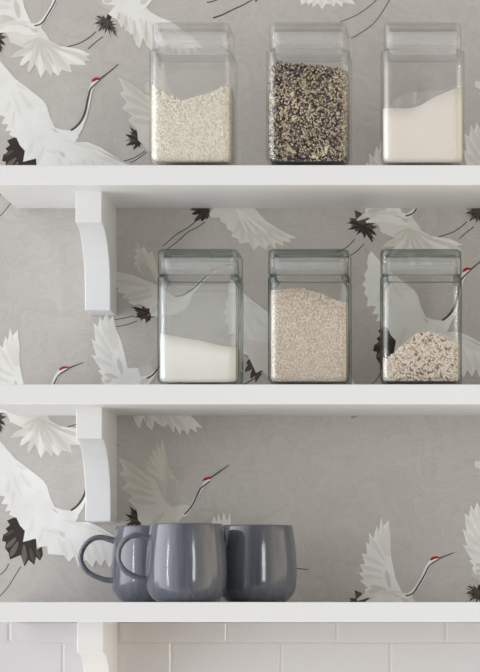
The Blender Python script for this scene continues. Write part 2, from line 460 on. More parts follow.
for t in ((130, 507), (126, 515), (126, 525), (133, 529)):
    Cc.leaf((142, 521), t, 3, INK, 3)
Cc.ribbon([(145, 531), (134, 538), (124, 541)], 0.9, 0.9, LINE, 1)
Cc.ribbon([(147, 532), (136, 540), (130, 543)], 0.9, 0.9, LINE, 1)
Cc2 = Print(); Cc2.stamp(Cc, 0, -380); Cc = Cc2

# --- the crane behind the salt jar
D = Print()
D.poly([(136, 242), (141, 249), (144, 246), (148, 254), (152, 251), (156, 262), (160, 284), (150, 278), (142, 274), (137, 268), (133.5, 263), (137, 261), (133.5, 257.5), (137, 255), (134.6, 249), (138, 249)], CREAM, 1)
for t in ((137, 244), (135, 250), (135, 258), (135, 263.5)):
    D.leaf((152, 276), t, 4, DUSK, 2)
D.poly([(142, 262), (150, 268), (157, 283), (148, 278), (140, 270)], SHADE2, 3)
D.poly([(104, 271), (118.5, 272), (133, 275), (142.5, 279), (155, 283.5), (163, 290), (173, 296), (184, 296), (190, 292), (194, 292), (187, 308), (176, 314), (160, 317), (148, 316), (150, 309), (140, 304), (134, 305.4), (128, 302), (130, 299.5), (121.7, 297.5),
        (126, 294), (117, 292), (119, 288), (108, 284), (111, 280), (104, 277)], PALE, 4)
for b, t in (((150, 290), (124, 297)), ((152, 296), (130, 301)), ((148, 286), (112, 280)), ((160, 304), (150, 314))):
    D.leaf(b, t, 5, CREAM, 5)
D.ribbon([(134, 275), (144, 279), (156, 284), (163, 290)], 0.9, 0.9, SHADE2, 6)
D.poly([(184, 297), (192, 289), (199, 281), (206, 275), (213, 270.5), (217, 271), (210, 276), (203, 282), (196, 291), (188, 301)], WHITE, 6)
D.ribbon([(175, 296.5), (183, 295), (193.5, 288.5), (205, 277.5), (213, 272)], 1.2, 1.0, LINE, 7, 1.7)
D.poly([(209, 271), (212, 268), (217, 267.4), (218, 269), (213, 271)], RED, 8)
D.ribbon([(216, 270), (222, 267), (232, 264)], 1.5, 0.7, LINE, 7)
D.burst((146, 315), [(157, 309), (150, 307.5), (142.5, 305.5), (138, 308), (130, 306), (134, 310), (136, 313.5), (133, 317.7), (138, 318), (140, 321.5), (145, 319), (146, 324.5), (150, 321), (156, 316.7), (157, 312)], 0.72, BROWNINK, 3)
for t in ((132, 307), (136, 317), (146, 323)):
    D.leaf((151, 313), t, 3, INK, 4)
D.ribbon([(134, 315.6), (125, 318), (113, 320)], 0.9, 0.8, LINE, 1)
D.ribbon([(137, 321), (126, 325), (113, 327)], 0.9, 0.8, LINE, 1)

# --- fan between the top and middle shelf
G = Print()
for k, (t, wd) in enumerate((((190, 209.5), 4), ((191.5, 214.5), 4.5), ((194, 222), 5), ((201, 221.5), 5), ((206.5, 219.5), 4), ((190, 205), 4))):
    G.leaf((209, 208), t, wd, INK if k % 2 else BROWNINK, 1)
G.ribbon([(195, 222), (186, 229), (177, 234), (170, 240), (163, 246)], 1.0, 0.9, LINE, 1)
G.ribbon([(205, 222), (196, 228), (188, 232), (177, 242), (166, 250)], 1.0, 0.9, LINE, 1)
G.poly([(209, 214), (216, 206), (222, 192), (236, 190), (246, 200), (256, 210), (265, 220), (280, 230), (297.5, 238), (289, 238.5), (291, 242.5), (282, 241), (284, 246), (275, 243), (276, 249.5), (269, 244), (266, 249.5), (259, 245), (254, 250.5), (249, 242), (240, 244),
        (238, 239), (231.5, 236.5), (233, 232), (227, 229), (226, 224), (221, 222), (220, 217.5), (212, 218)], PALE, 2)
for t in ((288, 238), (282, 243), (274, 247), (265, 247.5), (254, 248), (242, 242), (234, 235)):
    G.leaf((244, 216), t, 5, CREAM, 3)
for t in ((268, 234), (258, 236), (248, 234)):
    G.leaf((236, 208), t, 3, WHITE, 4)

# --- the crane with a tall wing beside the middle jar (its neck lies behind the jar)
V = Print()
V.poly([(99.8, 314.6), (103, 321), (106, 312), (109.5, 320), (113, 315.6), (115.4, 326), (121.7, 341.7), (124.8, 354), (128, 368.7), (130, 376), (118, 386), (104, 384), (101, 378), (103, 376), (97.7, 370.5), (101, 370), (91.5, 354.6), (96, 356), (91.5, 338.5),
        (95.5, 342), (93.5, 323), (98, 327)], WHITE, 3)
for b, t in (((112, 356), (94, 326)), ((112, 360), (93, 342)), ((112, 366), (94, 358)), ((114, 350), (100, 318)), ((116, 350), (106.5, 316)), ((118, 350), (112, 320))):
    V.leaf(b, t, 5, PALE, 4)
for b, t in (((118, 378), (104, 374)), ((122, 374), (118, 358)), ((112, 380), (104, 382))):
    V.leaf(b, t, 4.5, SHADE, 5)
V.poly([(112, 390), (117, 384), (124, 379.5), (132, 377), (141, 377), (149, 375), (157, 369), (158, 371), (153, 379), (147, 387), (140, 392), (118, 392)], WHITE, 6)
V.leaf((150, 377), (140, 384), 6, SHADE, 7)
V.ribbon([(146.7, 378.5), (152, 375.5), (157, 370), (162, 361), (166, 350), (171, 341)], 1.4, 1.2, LINE, 8, 2.2)

# --- the small crane with its wing up
U = Print()
U.poly([(381, 517.5), (383.5, 526), (388.75, 520), (389.5, 530), (390.5, 545), (391, 556), (395.6, 578), (402, 592), (385, 596), (366, 595), (365, 589), (368, 588), (359.5, 580), (364, 579.5), (358.75, 573), (363, 572), (359.7, 564.5), (365, 564), (361.8, 553), (367, 554.5),
        (366, 542), (369.5, 544.5), (369, 532.5), (373.5, 538), (376.5, 526), (379, 531)], WHITE, 3)
for b, t in (((384, 560), (370, 537)), ((384, 566), (363, 556)), ((382, 572), (361, 566)), ((382, 578), (362, 576)), ((386, 556), (377.5, 530)), ((388, 556), (382, 522)), ((389, 556), (388, 525))):
    U.leaf(b, t, 5, PALE, 4)
for b, t in (((386, 590), (370, 586)), ((390, 588), (386, 570)), ((380, 590), (367, 592))):
    U.leaf(b, t, 5, SHADE, 5)
U.leaf((400, 594), (408, 603), 5, SHADE, 7); U.leaf((366, 602), (396, 596), 7, WHITE, 7)
U.poly([(396, 592), (406, 594.5), (412, 590), (418, 582), (422, 574.5), (425.5, 566), (430, 559), (439, 557), (439.5, 559), (433, 563.5), (428.8, 569), (425, 578), (419.5, 587), (413, 595), (406, 599), (398, 596)], WHITE, 8)
U.ribbon([(405.6, 596), (413, 593.2), (419, 584.5), (424, 576), (428.4, 567.3), (432.5, 563), (439, 559.2)], 1.4, 1.1, LINE, 9, 1.8)
U.poly([(429.5, 560), (431.5, 557.4), (435, 556.2), (439, 556.6), (439.5, 558), (435, 558.8), (431, 560.6)], RED, 10)
U.ribbon([(438.5, 558.6), (446, 555.6), (454.6, 552.4)], 1.5, 0.6, LINE, 9)

# --- the rest
X = Print()
X.poly([(222, 566), (215, 548), (211.5, 536), (212.5, 528), (212, 522), (214, 516), (217, 522), (218, 513.2), (221.5, 521), (223.8, 511.8), (227, 521), (230.2, 511.8), (231, 524), (233, 538), (236, 552), (246, 566), (262, 570), (276, 567), (262, 576), (244, 578), (230, 574)], WHITE, 3)
X.ribbon([(276, 565), (290, 567.5), (309, 569.7)], 1.5, 0.7, LINE, 3)
X.poly([(306, -26), (298, -14), (297, -4), (300, -1), (301.5, 5.5), (306, 1), (308, 5), (312, 2.5), (313, 7.5), (318, 3), (322, 9.5), (326, 4), (330, 4), (334, 7), (336, 2.5), (342, 7), (343, 2.5), (355, 4.5), (350, -6), (338, -20), (326, -30), (314, -32)], WHITE, 3)
for t in ((303, 4), (313, 6), (322, 7), (333, 5), (347, 3)):
    X.leaf((318, -14), t, 5, PALE, 4)
X.ribbon([(207, 2.4), (214, 1), (226, -4)], 1.3, 1.0, LINE, 1)
X.ribbon([(213, 18), (222, 15), (233, 9.6), (245, 4), (262, -6)], 1.6, 1.0, LINE, 1)
AH2 = Print(); AH2.stamp(AH, 232, 218)

tile_unit = Print()
for q in (A, Fb, B, Cc, D, G, V, U, X, AH2):
    tile_unit.stamp(q, 0, 0)
ranked = sorted(tile_unit.shapes, key=lambda q: q[2])
tile_unit.shapes = [(q[0], q[1], k + 1) for k, q in enumerate(ranked)]
paper = Print()
for i in (-3, -2, -1, 0, 1, 2):
    for j in (-3, -2, -1, 0, 1, 2):
        paper.stamp(tile_unit, 371 * i, 190 * i + 380 * j)

WX0, WX1, WZ0, WZ1 = -1.9, 0.62, 1.0, 2.62
TILE_TOP = EYE + 0.0085 - 0.026   # overwritten below once the lowest shelf is placed

def build_wall():
    verts, faces, cols = [], [], []
    verts += [(WX0, WALL_Y, WZ0), (WX1, WALL_Y, WZ0), (WX1, WALL_Y, WZ1), (WX0, WALL_Y, WZ1)]
    faces.append((0, 1, 2, 3)); cols.append((*GROUND, 0.0))
    # the wall's thickness
    k = len(verts)
    verts += [(WX0, WALL_Y + .1, WZ0), (WX1, WALL_Y + .1, WZ0), (WX1, WALL_Y + .1, WZ1), (WX0, WALL_Y + .1, WZ1)]
    for f in ((k + 3, k + 2, k + 1, k), (0, k, k + 1, 1), (1, k + 1, k + 2, 2), (2, k + 2, k + 3, 3), (3, k + 3, k, 0)):
        faces.append(f); cols.append((*GROUND, 0.0))
    for pts, col, layer in paper.shapes:
        q = [P(p[0], p[1], WALL_Y) for p in pts]
        if min(v.x for v in q) < WX0 or max(v.x for v in q) > WX1 or min(v.z for v in q) < 1.36 or max(v.z for v in q) > WZ1:
            continue
        k = len(verts)
        verts += [(v.x, WALL_Y - 0.0001 - 0.000003 * layer, v.z) for v in q]
        area = sum(q[i].x * q[(i + 1) % len(q)].z - q[(i + 1) % len(q)].x * q[i].z for i in range(len(q)))
        idx = list(range(k, k + len(q)))
        faces.append(idx if area > 0 else idx[::-1]); cols.append((*col, 1.0))
    me = bpy.data.meshes.new('wall_back')
    me.from_pydata(verts, [], faces)
    at = me.color_attributes.new('ink', 'FLOAT_COLOR', 'CORNER')
    buf = np.zeros((len(me.loops), 4), dtype=np.float32)
    for p, c in zip(me.polygons, cols):
        buf[p.loop_start:p.loop_start + p.loop_total] = c
    at.data.foreach_set('color', buf.ravel())
    o = link('wall_back', me, M_PAPER, smooth=False)
    tag(o, 'grey marbled wallpaper wall printed with white flying cranes', 'wall', kind='structure')
build_wall()

# ------------------------------------------------------------------ shelves and brackets
SH_X0, SH_X1 = P(-10.5, 0, 0).x, 0.42
SH_T = 20.0 / F_PX * CAM_D
SHELF_TOP = [P(0, y, 0).z for y in (165.0, 384.3, 602.0)]

def board_mesh():
    bm = bmesh.new()
    bmesh.ops.create_cube(bm, size=1)
    for v in bm.verts:
        v.co = ((v.co.x + .5) * (SH_X1 - SH_X0), (v.co.y + .5) * SHELF_D, (v.co.z - .5) * SH_T)
    front = [e for e in bm.edges if abs(e.verts[0].co.y) < 1e-5 and abs(e.verts[1].co.y) < 1e-5 or abs(e.verts[0].co.x) < 1e-5 and abs(e.verts[1].co.x) < 1e-5]
    bmesh.ops.bevel(bm, geom=front, offset=0.0016, segments=3, profile=0.5, affect='EDGES')
    return bm_mesh(bm, 'board')

def bracket_mesh():
    """side profile in (y, z) below the shelf: a square block, then a cove sweeping back to a thin upright leg"""
    yb = SHELF_D - 0.0002
    fy = 0.066                      # front of the block
    zb = -0.0412                    # underside of the block
    leg = yb - 0.078
    prof = [(fy, 0), (fy, zb), (fy + 0.005, zb)]
    n = 14
    bot = -0.1475
    for i in range(0, n + 1):
        u = i / n
        a = u * math.pi / 2
        prof.append((fy + 0.005 + (leg - fy - 0.005) * math.sin(a) ** 1.0, zb - 0.082 * (1 - math.cos(a))))
    prof = [p for i, p in enumerate(prof) if i == 0 or (p[0] - prof[i - 1][0]) ** 2 + (p[1] - prof[i - 1][1]) ** 2 > 1e-10]
    prof += [(leg, bot), (yb, bot), (yb, 0)]
    W = 26 / F_PX * (CAM_D + fy)
    bm = bmesh.new()
    a = [bm.verts.new((0, y, z)) for y, z in prof]
    b = [bm.verts.new((W, y, z)) for y, z in prof]
    bm.faces.new(a); bm.faces.new(b[::-1])
    side = []
    for i in range(len(prof)):
        j = (i + 1) % len(prof)
        bm.faces.new((a[i], b[i], b[j], a[j]))
    bmesh.ops.recalc_face_normals(bm, faces=bm.faces)
    es = [e for e in bm.edges if e.calc_face_angle(0) > 0.6 and not (e.verts[0].co.y > yb - 1e-4 and e.verts[1].co.y > yb - 1e-4) and not (abs(e.verts[0].co.z) < 1e-5 and abs(e.verts[1].co.z) < 1e-5)]
    bmesh.ops.bevel(bm, geom=es, offset=0.0011, segments=2, profile=0.5, affect='EDGES')
    return bm_mesh(bm, 'bracket')

board_me, bracket_me = board_mesh(), bracket_mesh()
for m_ in (board_me, bracket_me): m_.materials.append(M_WHITE)
shelf_labels = ['top white wall shelf, holding jars of rice, mixed seeds and flour',
                'middle white wall shelf, holding three green-tinted jars',
                'lowest white wall shelf, holding blue grey mugs above the tiles']
bx = [75.5, 75.9, 77.0]
for z, lab, px in zip(SHELF_TOP, shelf_labels, bx):
    s = empty('wall_shelf', (SH_X0, 0, z))
    tag(s, lab, 'shelf', 'white bracketed wall shelves')
    for nm, me in (('board', board_me), ('bracket', bracket_me)):
        o = bpy.data.objects.new(nm, me)
        o.parent = s
        if nm == 'bracket':
            o.location = (P(px, 0, 0.066).x - SH_X0, 0, -SH_T)
        COL.objects.link(o)

# ------------------------------------------------------------------ tiled splashback under the lowest shelf
def build_tiles():
    top = SHELF_TOP[2] - SH_T - 0.0005
    yf = WALL_Y - 0.0085
    bm = bmesh.new()
    def box(x0, x1, y0, y1, z0, z1, mat, bev):
        r = bmesh.ops.create_cube(bm, size=1)
        vs = r['verts']
        for v in vs:
            v.co = (x0 + (v.co.x + .5) * (x1 - x0), y0 + (v.co.y + .5) * (y1 - y0), z0 + (v.co.z + .5) * (z1 - z0))
        fs = {f for v in vs for f in v.link_faces}
        for f in fs: f.material_index = mat
        if bev:
            es = [e for e in {e for v in vs for e in v.link_edges} if max(e.verts[0].co.y, e.verts[1].co.y) < y0 + 1e-5]
            rr = bmesh.ops.bevel(bm, geom=es, offset=bev, segments=3, profile=0.5, affect='EDGES')
            for f in rr['faces']: f.material_index = mat
    x_lo, x_hi = WX0 + 0.0, WX1
    box(x_lo, x_hi, yf + 0.0015, WALL_Y - 0.001, WZ0, top, 1, 0)
    pitch_x = 109.2 / F_PX * (CAM_D + yf); pitch_z = pitch_x / 2
    g = 0.0009
    z_joint = P(0, 642.0, yf).z
    row_tops = [(z_joint + pitch_z, P(227.2, 0, yf).x), (z_joint, P(171.6, 0, yf).x)]
    k = 0
    for r in range(9):
        zt = z_joint + pitch_z - r * pitch_z
        zb = zt - pitch_z
        if zb < WZ0: break
        xj = row_tops[r % 2][1]
        i0 = math.floor((x_lo - xj) / pitch_x); i1 = math.ceil((x_hi - xj) / pitch_x)
        for i in range(i0, i1):
            a = max(xj + i * pitch_x + g, x_lo); b = min(xj + (i + 1) * pitch_x - g, x_hi)
            if b - a < 0.01: continue
            box(a, b, yf, WALL_Y - 0.002, zb + g, min(zt - g, top), 0, 0.0022)
    o = link('wall_splashback', bm_mesh(bm, 'wall_splashback'), [M_TILE, M_GROUT], smooth=False)
    tag(o, 'white glazed brick tiles laid in running bond below the lowest shelf', 'tiles', kind='structure')
build_tiles()

# ------------------------------------------------------------------ square glass jars
def rsq(h, r, z, n=6, hy=None):
    hy = hy or h
    pts = []
    for cx, cy, a0 in ((h - r, hy - r, 0), (-h + r, hy - r, 90), (-h + r, -hy + r, 180), (h - r, -hy + r, 270)):
        for k in range(n + 1):
            a = math.radians(a0 + 90 * k / n)
            pts.append((cx + r * math.cos(a), cy + r * math.sin(a), z))
    return pts

def loft(rings, cap0=True, cap1=True, closed=False):
    bm = bmesh.new()
    R = [[bm.verts.new(p) for p in ring] for ring in rings]
    pairs = list(zip(R, R[1:])) + ([(R[-1], R[0])] if closed else [])
    for a, b in pairs:
        n = len(a)
        for i in range(n):
            j = (i + 1) % n
            bm.faces.new((a[i], a[j], b[j], b[i]))
    if cap0 and not closed: bm.faces.new(R[0][::-1])
    if cap1 and not closed: bm.faces.new(R[-1])
    return bm

JW = 0.0536      # half width of the jar body
JB = 0.1455      # height of the body
JH = 0.1795      # height with the lid on
WALL_T = 0.0026
def jar_body_mesh():
    rc = 0.013
    rings = []
    rb = 0.012
    for k in range(7):                         # rounded foot
        a = math.radians(90 * k / 6)
        ins = rb * (1 - math.sin(a))
        rings.append(rsq(JW - ins, max(rc - ins * .5, .004), rb * (1 - math.cos(a))))
    rings.append(rsq(JW, rc, 0.05)); rings.append(rsq(JW, rc, 0.10)); rings.append(rsq(JW, rc, JB - 0.0045))
    rs = 0.0045
    for k in range(1, 6):                      # rounded shoulder
        a = math.radians(90 * k / 5)
        ins = rs * (1 - math.cos(a))
        rings.append(rsq(JW - ins, rc - ins * .4, JB - rs + rs * math.sin(a)))
    rings.append(rsq(JW - 0.0095, rc - .004, JB + 0.0002))
    rings.append(rsq(JW - 0.0098, rc - .004, JB - 0.0035))
    hi = JW - WALL_T
    rings.append(rsq(hi - 0.002, rc - WALL_T * .6, JB - 0.0075))
    rings.append(rsq(hi, rc - WALL_T * .6, JB - 0.012))
    rings.append(rsq(hi, rc - WALL_T * .6, 0.0102))
    for k in range(1, 5):
        a = math.radians(90 * k / 4)
        ins = 0.006 * (1 - math.cos(a))
        rings.append(rsq(hi - ins, max(rc - WALL_T * .6 - ins * .5, .004), 0.0102 - 0.006 * math.sin(a)))
    bm = loft(rings)
    return bm_mesh(bm, 'jar_body')

def lid_mesh():
    rc = 0.011; h = JW - 0.0006; z0 = JB + 0.0008; H = JH - z0
    rings = [rsq(h - 0.005, rc - .003, z0), rsq(h - .0008, rc, z0), rsq(h, rc, z0 + .0008), rsq(h, rc, z0 + H - 0.005)]
    for k in range(1, 5):
        a = math.radians(90 * k / 4)
        ins = 0.005 * (1 - math.cos(a))
        rings.append(rsq(h - ins, rc - ins * .5, z0 + H - 0.005 + 0.005 * math.sin(a)))
    bm = bmesh.new()
    hi = h - 0.005
    inner = [rsq(hi, rc - .003, z0), rsq(hi, rc - .003, z0 + H - 0.0095), rsq(hi - .002, rc - .004, z0 + H - 0.0075)]
    bm.free()
    # one closed shell: inner ceiling -> inner wall -> rim -> outer wall -> top
    seq = inner[::-1] + rings[1:]
    bm = loft(seq)
    return bm_mesh(bm, 'lid')

def gasket_mesh():
    h = JW - 0.0075
    z0, z1 = JB + 0.0075, JB + 0.0225
    bm = loft([rsq(h - .003, .007, z0), rsq(h, .009, z0), rsq(h, .009, z1), rsq(h - .003, .007, z1)], closed=True)
    return bm_mesh(bm, 'gasket')

def mark_thick(me, rim):
    at = me.attributes.new('thick', 'FLOAT', 'POINT')
    at.data.foreach_set('value', [1.0 if (0 < (i % 28) % 7 < 6) or rim(v.co.z) else 0.0 for i, v in enumerate(me.vertices)])
    return me

me_body, me_lid, me_gasket = jar_body_mesh(), lid_mesh(), gasket_mesh()
mark_thick(me_body, lambda z: z > JB - 0.0046)
mark_thick(me_lid, lambda z: z > JH - 0.0045 or z < JB + 0.0012)
for me, m_ in ((me_body, M_GLASS), (me_lid, M_GLASS), (me_gasket, M_GASKET)):
    me.materials.append(m_)
    me.polygons.foreach_set('use_smooth', [True] * len(me.polygons))

def make_jar(px, shelf, setback, label, sx, sz, pale, rz=0.0):
    y = setback + JW * sx
    base = P(px, 0, setback); base.y = y; base.z = SHELF_TOP[shelf] + 0.0003
    j = empty('glass_jar', base, rz)
    j.scale = (sx, sx, sz)
    tag(j, label, 'jar', 'square lidded glass storage jars')
    b = bpy.data.objects.new('jar_body', me_body); b.parent = j; COL.objects.link(b)
    l = bpy.data.objects.new('lid', me_lid); l.parent = j; COL.objects.link(l)
    g = bpy.data.objects.new('gasket', me_gasket); g.parent = l; COL.objects.link(g)
    g['label'] = 'frosted white seal inside the lid'
    if pale:
        l.scale = (0.935, 0.935, 1.0)
        for o in (b, l):
            o.material_slots[0].link = 'OBJECT'; o.material_slots[0].material = M_GLASS_PALE
    return j

# --- what the jars hold
INH = JW - WALL_T - 0.0005
def pile_mesh(top, inset=0.0):
    """rounded square pile from the jar's floor up to height top(x, y)"""
    h = INH - inset; r = 0.0108 - inset * .5
    zb = 0.0049 + inset
    rings = []
    for ins, z in ((0.005, zb), (0.0022, zb + .001), (0.0006, zb + .003), (0, zb + .006)):
        rings.append(rsq(h - ins, r - ins * .4, z, 8))
    base = rsq(h, r, 0, 8)
    # finer outline so the top edge can follow the heap
    fine = []
    for i in range(len(base)):
        a = base[i]; b = base[(i + 1) % len(base)]
        L = math.hypot(b[0] - a[0], b[1] - a[1])
        m = max(1, int(L / 0.0035))
        for k in range(m):
            fine.append((a[0] + (b[0] - a[0]) * k / m, a[1] + (b[1] - a[1]) * k / m))
    def ring_ins(ins, z):
        s = (h - ins) / h
        return [(x * s, y * s, z) for x, y in fine]
    rings = [ring_ins(.005, zb), ring_ins(.0022, zb + .001), ring_ins(.0006, zb + .003), ring_ins(0, zb + .006)]
    for u in (0.33, 0.66, 1.0):
        rings.append([(x, y, zb + .006 + (top(x, y) - zb - .006) * u) for x, y in fine])
    for s in (0.97, 0.85, 0.7, 0.55, 0.4, 0.25, 0.1):
        rings.append([(x * s, y * s, top(x * s, y * s)) for x, y in fine])
    return bm_mesh(loft(rings), 'pile'), fine, zb

def interp(pts):
    xs = [p[0] for p in pts]; zs = [p[1] for p in pts]
    return lambda x: float(np.interp(x, xs, zs))

def smoothstep(fn, x, w=0.006):
    return (fn(x - w) + fn(x) * 2 + fn(x + w)) / 4

def profile(pxs, jar_px, shelf, setback, sx, sz, dome=0.0, rough=0.0):
    """heap height from points (px, py) seen along the jar's front face"""
    yy = setback + WALL_T
    cx = P(jar_px, 0, setback).x
    pts = []
    for px, py in pxs:
        q = P(px, py, yy)
        pts.append(((q.x - cx) / sx, (q.z - SHELF_TOP[shelf]) / sz))
    f = interp(pts)
    ph = [RNG.uniform(0, 6.28) for _ in range(6)]
    def top(x, y):
        z = smoothstep(f, x)
        z += dome * (1 - abs(y / INH) ** 2)
        if rough:
            z += rough * (math.sin(x * 260 + ph[0]) + math.sin(x * 147 + y * 170 + ph[1]) + .6 * math.sin(x * 420 + ph[2]) + .6 * math.sin(y * 300 + ph[3]))
        return min(max(z, 0.02), JB - 0.014)
    return top

def ellipsoid(nl=6, nr=3):
    v = [(0, 0, 1)]
    for i in range(1, nr + 1):
        th = math.pi * i / (nr + 1)
        for k in range(nl):
            a = 2 * math.pi * (k + .5 * (i % 2)) / nl
            v.append((math.sin(th) * math.cos(a), math.sin(th) * math.sin(a), math.cos(th)))
    v.append((0, 0, -1))
    f = []
    for k in range(nl): f.append((0, 1 + k, 1 + (k + 1) % nl))
    for i in range(nr - 1):
        o0 = 1 + i * nl; o1 = o0 + nl
        s = i % 2
        for k in range(nl):
            k1 = (k + 1) % nl
            if s == 0:
                f.append((o0 + k, o1 + k, o0 + k1)); f.append((o0 + k1, o1 + k, o1 + k1))
            else:
                f.append((o0 + k, o1 + k, o1 + k1)); f.append((o0 + k, o1 + k1, o0 + k1))
    o0 = 1 + (nr - 1) * nl
    for k in range(nl): f.append((o0 + k, len(v) - 1, o0 + (k + 1) % nl))
    return np.array(v), np.array(f)
EV, EF = ellipsoid(6, 2)

def grain_pile(top, n_side, n_top, sizes, palette, core, jitter=0.05, align=0.0, tone=None):
    """a heap whose skin is made of single grains.  sizes: list of (weight, (half length, half width, half thickness), colour list)"""
    inset = sizes[0][1][2] * 1.2
    me, fine, zb = pile_mesh(lambda x, y: top(x, y) - inset, inset)
    nv0 = len(me.vertices)
    v0 = np.zeros(nv0 * 3); me.vertices.foreach_get('co', v0); v0 = v0.reshape(-1, 3)
    f0 = [tuple(p.vertices) for p in me.polygons]
    bpy.data.meshes.remove(me)
    fp = np.array(fine); nx = np.roll(fp, -1, 0) - fp
    ln = np.hypot(nx[:, 0], nx[:, 1]); cum = np.concatenate([[0], np.cumsum(ln)])
    pos, nrm = [], []
    sc = (INH - 0.0001)
    while len(pos) < n_side:
        t = RNG.uniform(0, cum[-1]); i = min(np.searchsorted(cum, t) - 1, len(fp) - 1); i = max(i, 0)
        u = (t - cum[i]) / max(ln[i], 1e-9)
        x, y = fp[i] + nx[i] * u
        n = np.array([nx[i][1], -nx[i][0], 0]) / max(ln[i], 1e-9)
        zt = top(x, y)
        z = zb + .001 + RNG.uniform(0, 1) * (zt - zb)
        if z < zb + .006:
            k = 1 - (zb + .006 - z) * 0.5 / INH
            x *= k; y *= k
        pos.append((x, y, z)); nrm.append(n)
    for _ in range(n_top):
        x = RNG.uniform(-INH * .97, INH * .97); y = RNG.uniform(-INH * .97, INH * .97)
        pos.append((x, y, top(x, y) - inset * .4)); nrm.append((0, 0, 1))
    pos = np.array(pos); nrm = np.array(nrm)
    N = len(pos)
    wts = np.array([s[0] for s in sizes]); wts = wts / wts.sum()
    kind = RNG.choice(len(sizes), N, p=wts)
    dims = np.array([s[1] for s in sizes])[kind] * RNG.uniform(.85, 1.15, (N, 1))
    cols = np.zeros((N, 3))
    for i, s in enumerate(sizes):
        m = kind == i
        pal = np.array([lin(c) for c in s[2]])
        cols[m] = pal[RNG.integers(0, len(pal), m.sum())]
    cols *= RNG.uniform(1 - jitter, 1 + jitter, (N, 1))
    if tone is not None:
        cols *= np.array([tone(*p) for p in pos])[:, None]
    cols = np.clip(cols, 0, .92)
    # local frame: c = normal (thin axis) with wobble, a = long axis at a random angle
    c = nrm + RNG.normal(0, .28, (N, 3)); c /= np.linalg.norm(c, axis=1)[:, None]
    r = RNG.normal(0, 1, (N, 3)); r[:, 2] *= (1 - align)
    a = r - (r * c).sum(1)[:, None] * c; a /= np.linalg.norm(a, axis=1)[:, None]
    b = np.cross(c, a)
    # keep every grain inside the glass
    ext = np.abs(nrm[:, :2])
    pos = pos + nrm * (inset - dims[:, 2] * RNG.uniform(.9, 1.5, N))[:, None]
    reach = np.sqrt((a * dims[:, :1]) ** 2 + (b * dims[:, 1:2]) ** 2 + (c * dims[:, 2:3]) ** 2)
    lim = INH + 0.0002 - reach[:, :2]
    pos[:, :2] = np.clip(pos[:, :2], -lim, lim)
    pos[:, 2] = np.maximum(pos[:, 2], zb + reach[:, 2] - .0004)
    V = pos[:, None, :] + EV[None, :, 2:3] * a[:, None, :] * dims[:, None, 0:1] + EV[None, :, 0:1] * b[:, None, :] * dims[:, None, 1:2] + EV[None, :, 1:2] * c[:, None, :] * dims[:, None, 2:3]
    ne = len(EV)
    V = V.reshape(-1, 3)
    # grains pressed against the glass lie flat on it
    zl = np.clip((0.0113 - V[:, 2]) / 0.0064, 0, 1)
    H = INH - 0.0062 * (1 - np.sqrt(1 - zl ** 2))
    V[:, 2] = np.maximum(V[:, 2], 0.0049)
    R = 0.0108
    q = np.abs(V[:, :2]); cxy = np.maximum(q - (H - R)[:, None], 0); L = np.hypot(cxy[:, 0], cxy[:, 1])
    k = np.where(L > R, R / np.maximum(L, 1e-9), 1)[:, None]
    q = np.minimum(q, (H - R)[:, None]) + cxy * k
    V[:, :2] = np.sign(V[:, :2]) * q
    F = (EF[None] + (np.arange(N) * ne)[:, None, None] + nv0).reshape(-1, 3)
    me = bpy.data.meshes.new('grains')
    nvt = nv0 + len(V)
    me.vertices.add(nvt); me.vertices.foreach_set('co', np.concatenate([v0, V]).ravel())
    l0 = [i for f in f0 for i in f]; s0 = []; k = 0
    for f in f0: s0.append(k); k += len(f)
    loops = np.concatenate([np.array(l0), F.ravel()]).astype(np.int32)
    starts = np.concatenate([np.array(s0), k + np.arange(len(F)) * 3]).astype(np.int32)
    me.loops.add(len(loops)); me.loops.foreach_set('vertex_index', loops)
    me.polygons.add(len(starts)); me.polygons.foreach_set('loop_start', starts)
    me.update(calc_edges=True)
    at = me.color_attributes.new('ink', 'FLOAT_COLOR', 'POINT')
    colv = np.ones((nvt, 4), dtype=np.float32)
    colv[:nv0, :3] = lin(core)
    colv[nv0:, :3] = np.repeat(cols, ne, axis=0)
    at.data.foreach_set('color', colv.ravel())
    me.polygons.foreach_set('use_smooth', [True] * len(me.polygons))
    me.validate()
    return me

def put_contents(name, me, mat, jar, label, cat):
    o = bpy.data.objects.new(name, me)
    if not me.materials: me.materials.append(mat)
    o.location = jar.location; o.rotation_euler = jar.rotation_euler; o.scale = jar.scale
    COL.objects.link(o)
    tag(o, label, cat, kind='stuff')
    return o

# top shelf: narrower, paler jars that stand a little taller
TS, TZ, TB = 1.022, 1.047, 0.006
jar1 = make_jar(190.2, 0, TB, 'clear square jar of white rice, left on the top shelf', TS, TZ, True)
jar2 = make_jar(307.4, 0, TB, 'clear square jar of dark speckled seeds on the top shelf', TS, TZ, True)
jar3 = make_jar(422.2, 0, TB, 'clear square jar of sloping flour, right on the top shelf', TS, TZ, True)
MS, MZ, MB_ = 1.0, 1.0, 0.028
jar4 = make_jar(197.4, 1, MB_, 'green-tinted glass jar of smooth white sugar on the middle shelf', MS, MZ, False)
jar5 = make_jar(308.2, 1, MB_, 'green-tinted glass jar nearly full of fine beige grain on the middle shelf', MS, MZ, False)
jar6 = make_jar(420.6, 1, MB_, 'green-tinted glass jar with a low heap of coarse oats on the middle shelf', MS, MZ, False)

